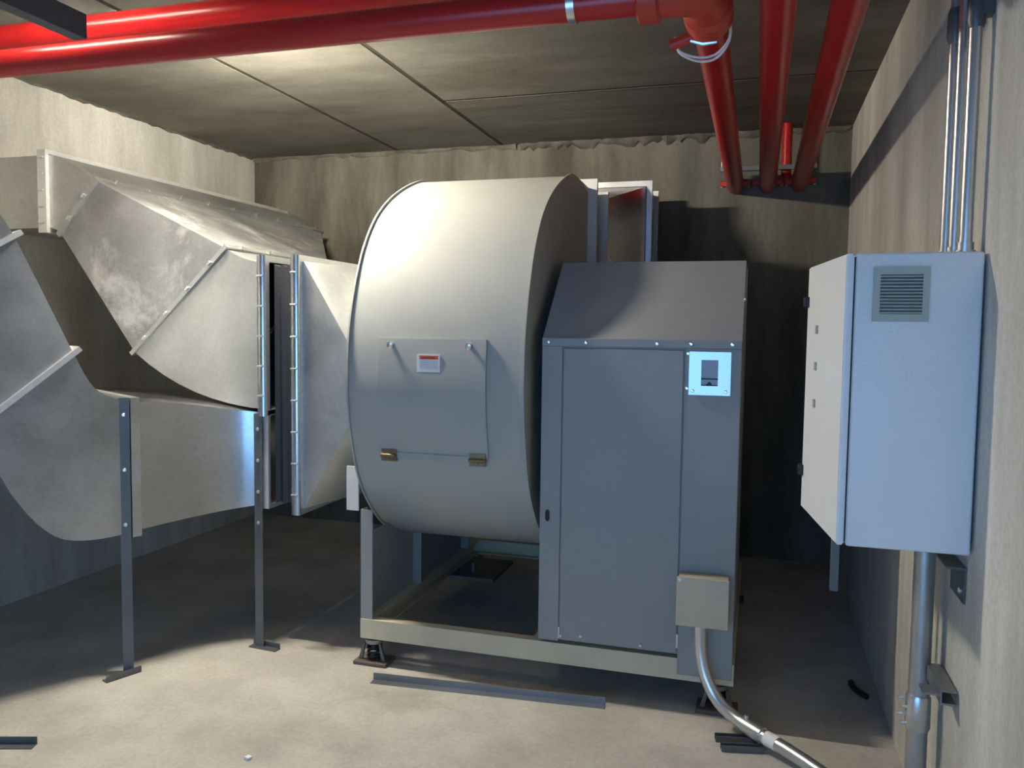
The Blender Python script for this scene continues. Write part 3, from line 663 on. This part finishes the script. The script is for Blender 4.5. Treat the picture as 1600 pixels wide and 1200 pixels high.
# wall brackets
wb = thing('strut_bracket', (0.53, 2.55, 0.55), 'short strut channel bracket on the wall beside the thick conduit', 'bracket')
b = MB(); y0 = 2.46; pr = [(0, 0), (0.041, 0), (0.041, 0.006), (0.004, 0.006), (0.004, 0.037), (0.041, 0.037), (0.041, 0.041), (0, 0.041)]
b.prism([(XR - 0.046 + p[0], y0, 0.575 + p[1]) for p in pr], (0, 0.20, 0)); b.build('channel', 'strut_steel', wb, 20)
b = MB(); b.box(XR - 0.09, XR - 0.046, y0, y0 + 0.06, 0.60, 0.606); b.build('tab', 'strut_steel', wb)
wb2 = thing('strut_bracket', (0.53, 2.55, 0.87), 'dark angle bracket on the wall tucked under the cabinet', 'bracket')
b = MB(); b.box(XR - 0.006, XR - 0.001, 2.44, 2.60, 0.87, 0.97); b.box(XR - 0.05, XR - 0.006, 2.44, 2.60, 0.964, 0.97); b.build('angle', 'dark_steel', wb2)
shared('bolt', BOLT, (XR - 0.006, 2.47, 0.90), wb2, aim((-1, 0, 0)))
sb = thing('hanging_strut', (0.26, 2.82, 0.76), 'thin steel strut hanging from the far underside of the wall cabinet', 'strut')
b = MB(); b.prism([(0.248, 2.80, 0.765), (0.272, 2.80, 0.765), (0.272, 2.803, 0.765), (0.251, 2.803, 0.765), (0.251, 2.83, 0.765), (0.248, 2.83, 0.765)], (0, 0, CZ0 - 0.766)); b.build('bar', 'post_steel', sb, 20)

# flexible conduit from the junction box over the floor
fx = thing('flexible_conduit', (0.0, 3.2, 0), 'steel conduit curving from the junction box down across the floor', 'conduit')
path = catmull([(-0.19, 3.375, 0.402), (-0.188, 3.372, 0.30), (-0.165, 3.355, 0.20), (-0.115, 3.325, 0.12), (-0.04, 3.275, 0.075), (0.05, 3.20, 0.062), (0.16, 3.105, 0.055), (0.28, 2.985, 0.045), (0.395, 2.86, 0.035)], 8)
b = MB(); b.tube(path, 0.026, 20); b.build('tube', 'conduit_metal', fx)
def along(i0, i1, r, name, mat):
    b_ = MB(); b_.tube(path[i0:i1], r, 20); b_.build(name, mat, fx)
along(34, 42, 0.031, 'coupling', 'conduit_metal'); along(42, 46, 0.0275, 'paper_tag', 'paper'); along(57, 61, 0.031, 'coupling', 'conduit_metal')
for s_, i in ((1, 36), (1, 58)):
    p = path[i]; b = MB(); b.tube([p + Vector((0, 0, 0.03)), p + Vector((0, 0, 0.043))], 0.008, 8); b.build('screw', 'bright_steel', fx)
# strut offcuts propping the conduit
for dx, dy, a, lab in ((-0.045, 3.235, 0.22, 'farther of two short strut offcuts propping the floor conduit'), (-0.02, 3.165, 0.22, 'nearer of two short strut offcuts propping the floor conduit')):
    b = MB(); R_ = Matrix.Rotation(a, 3, 'Z'); pr = [(-0.016, 0), (0.016, 0), (0.016, 0.024), (0.011, 0.024), (0.011, 0.004), (-0.011, 0.004), (-0.011, 0.024), (-0.016, 0.024)]
    b.prism([R_ @ Vector((-0.07, p[0], p[1])) + Vector((dx, dy, 0)) for p in pr], R_ @ Vector((0.16, 0, 0)))
    tag(b.build('strut_offcut', 'dark_steel', None, 20), lab, 'metal offcut', 'strut offcuts under the conduit')

# loose things on the floor
b = MB(); a = Vector((-1.625, 3.262, 0)); e = Vector((-0.575, 3.345, 0)); d = (e - a).normalized(); q = Vector((-d.y, d.x, 0))
b.prism([a, a + q * 0.042, a + q * 0.042 + Vector((0, 0, 0.034)), a + q * 0.038 + Vector((0, 0, 0.034)), a + q * 0.038 + Vector((0, 0, 0.004)), a + Vector((0, 0, 0.004))], e - a)
tag(b.build('steel_angle', 'strut_steel', None, 20), 'long loose steel angle bar on the floor in front of the fan', 'metal bar')
b = MB(); a = Vector((-2.80, 2.27, 0)); e = Vector((-2.57, 2.345, 0)); d = (e - a).normalized(); q = Vector((-d.y, d.x, 0))
b.prism([a, a + q * 0.04, a + q * 0.04 + Vector((0, 0, 0.03)), a + q * 0.036 + Vector((0, 0, 0.03)), a + q * 0.036 + Vector((0, 0, 0.004)), a + Vector((0, 0, 0.004))], e - a)
tag(b.build('steel_angle', 'dark_steel', None, 20), 'short dark steel angle offcut on the floor at the bottom left edge', 'metal bar')
b = MB(); b.prism([(-1.775, 2.53, 0), (-1.755, 2.525, 0), (-1.748, 2.54, 0), (-1.768, 2.548, 0)], (0.002, 0, 0.01)); tag(b.build('white_chip', 'paper'), 'tiny white chip of debris on the foreground floor', 'debris')
b = MB(); b.tube(catmull([(0.452, 3.93, 0.014), (0.455, 3.88, 0.016), (0.475, 3.83, 0.016), (0.505, 3.79, 0.014)], 6), 0.013, 12)
tag(b.build('hose_piece', 'rubber'), 'short curved piece of black hose on the floor near the right wall', 'hose')
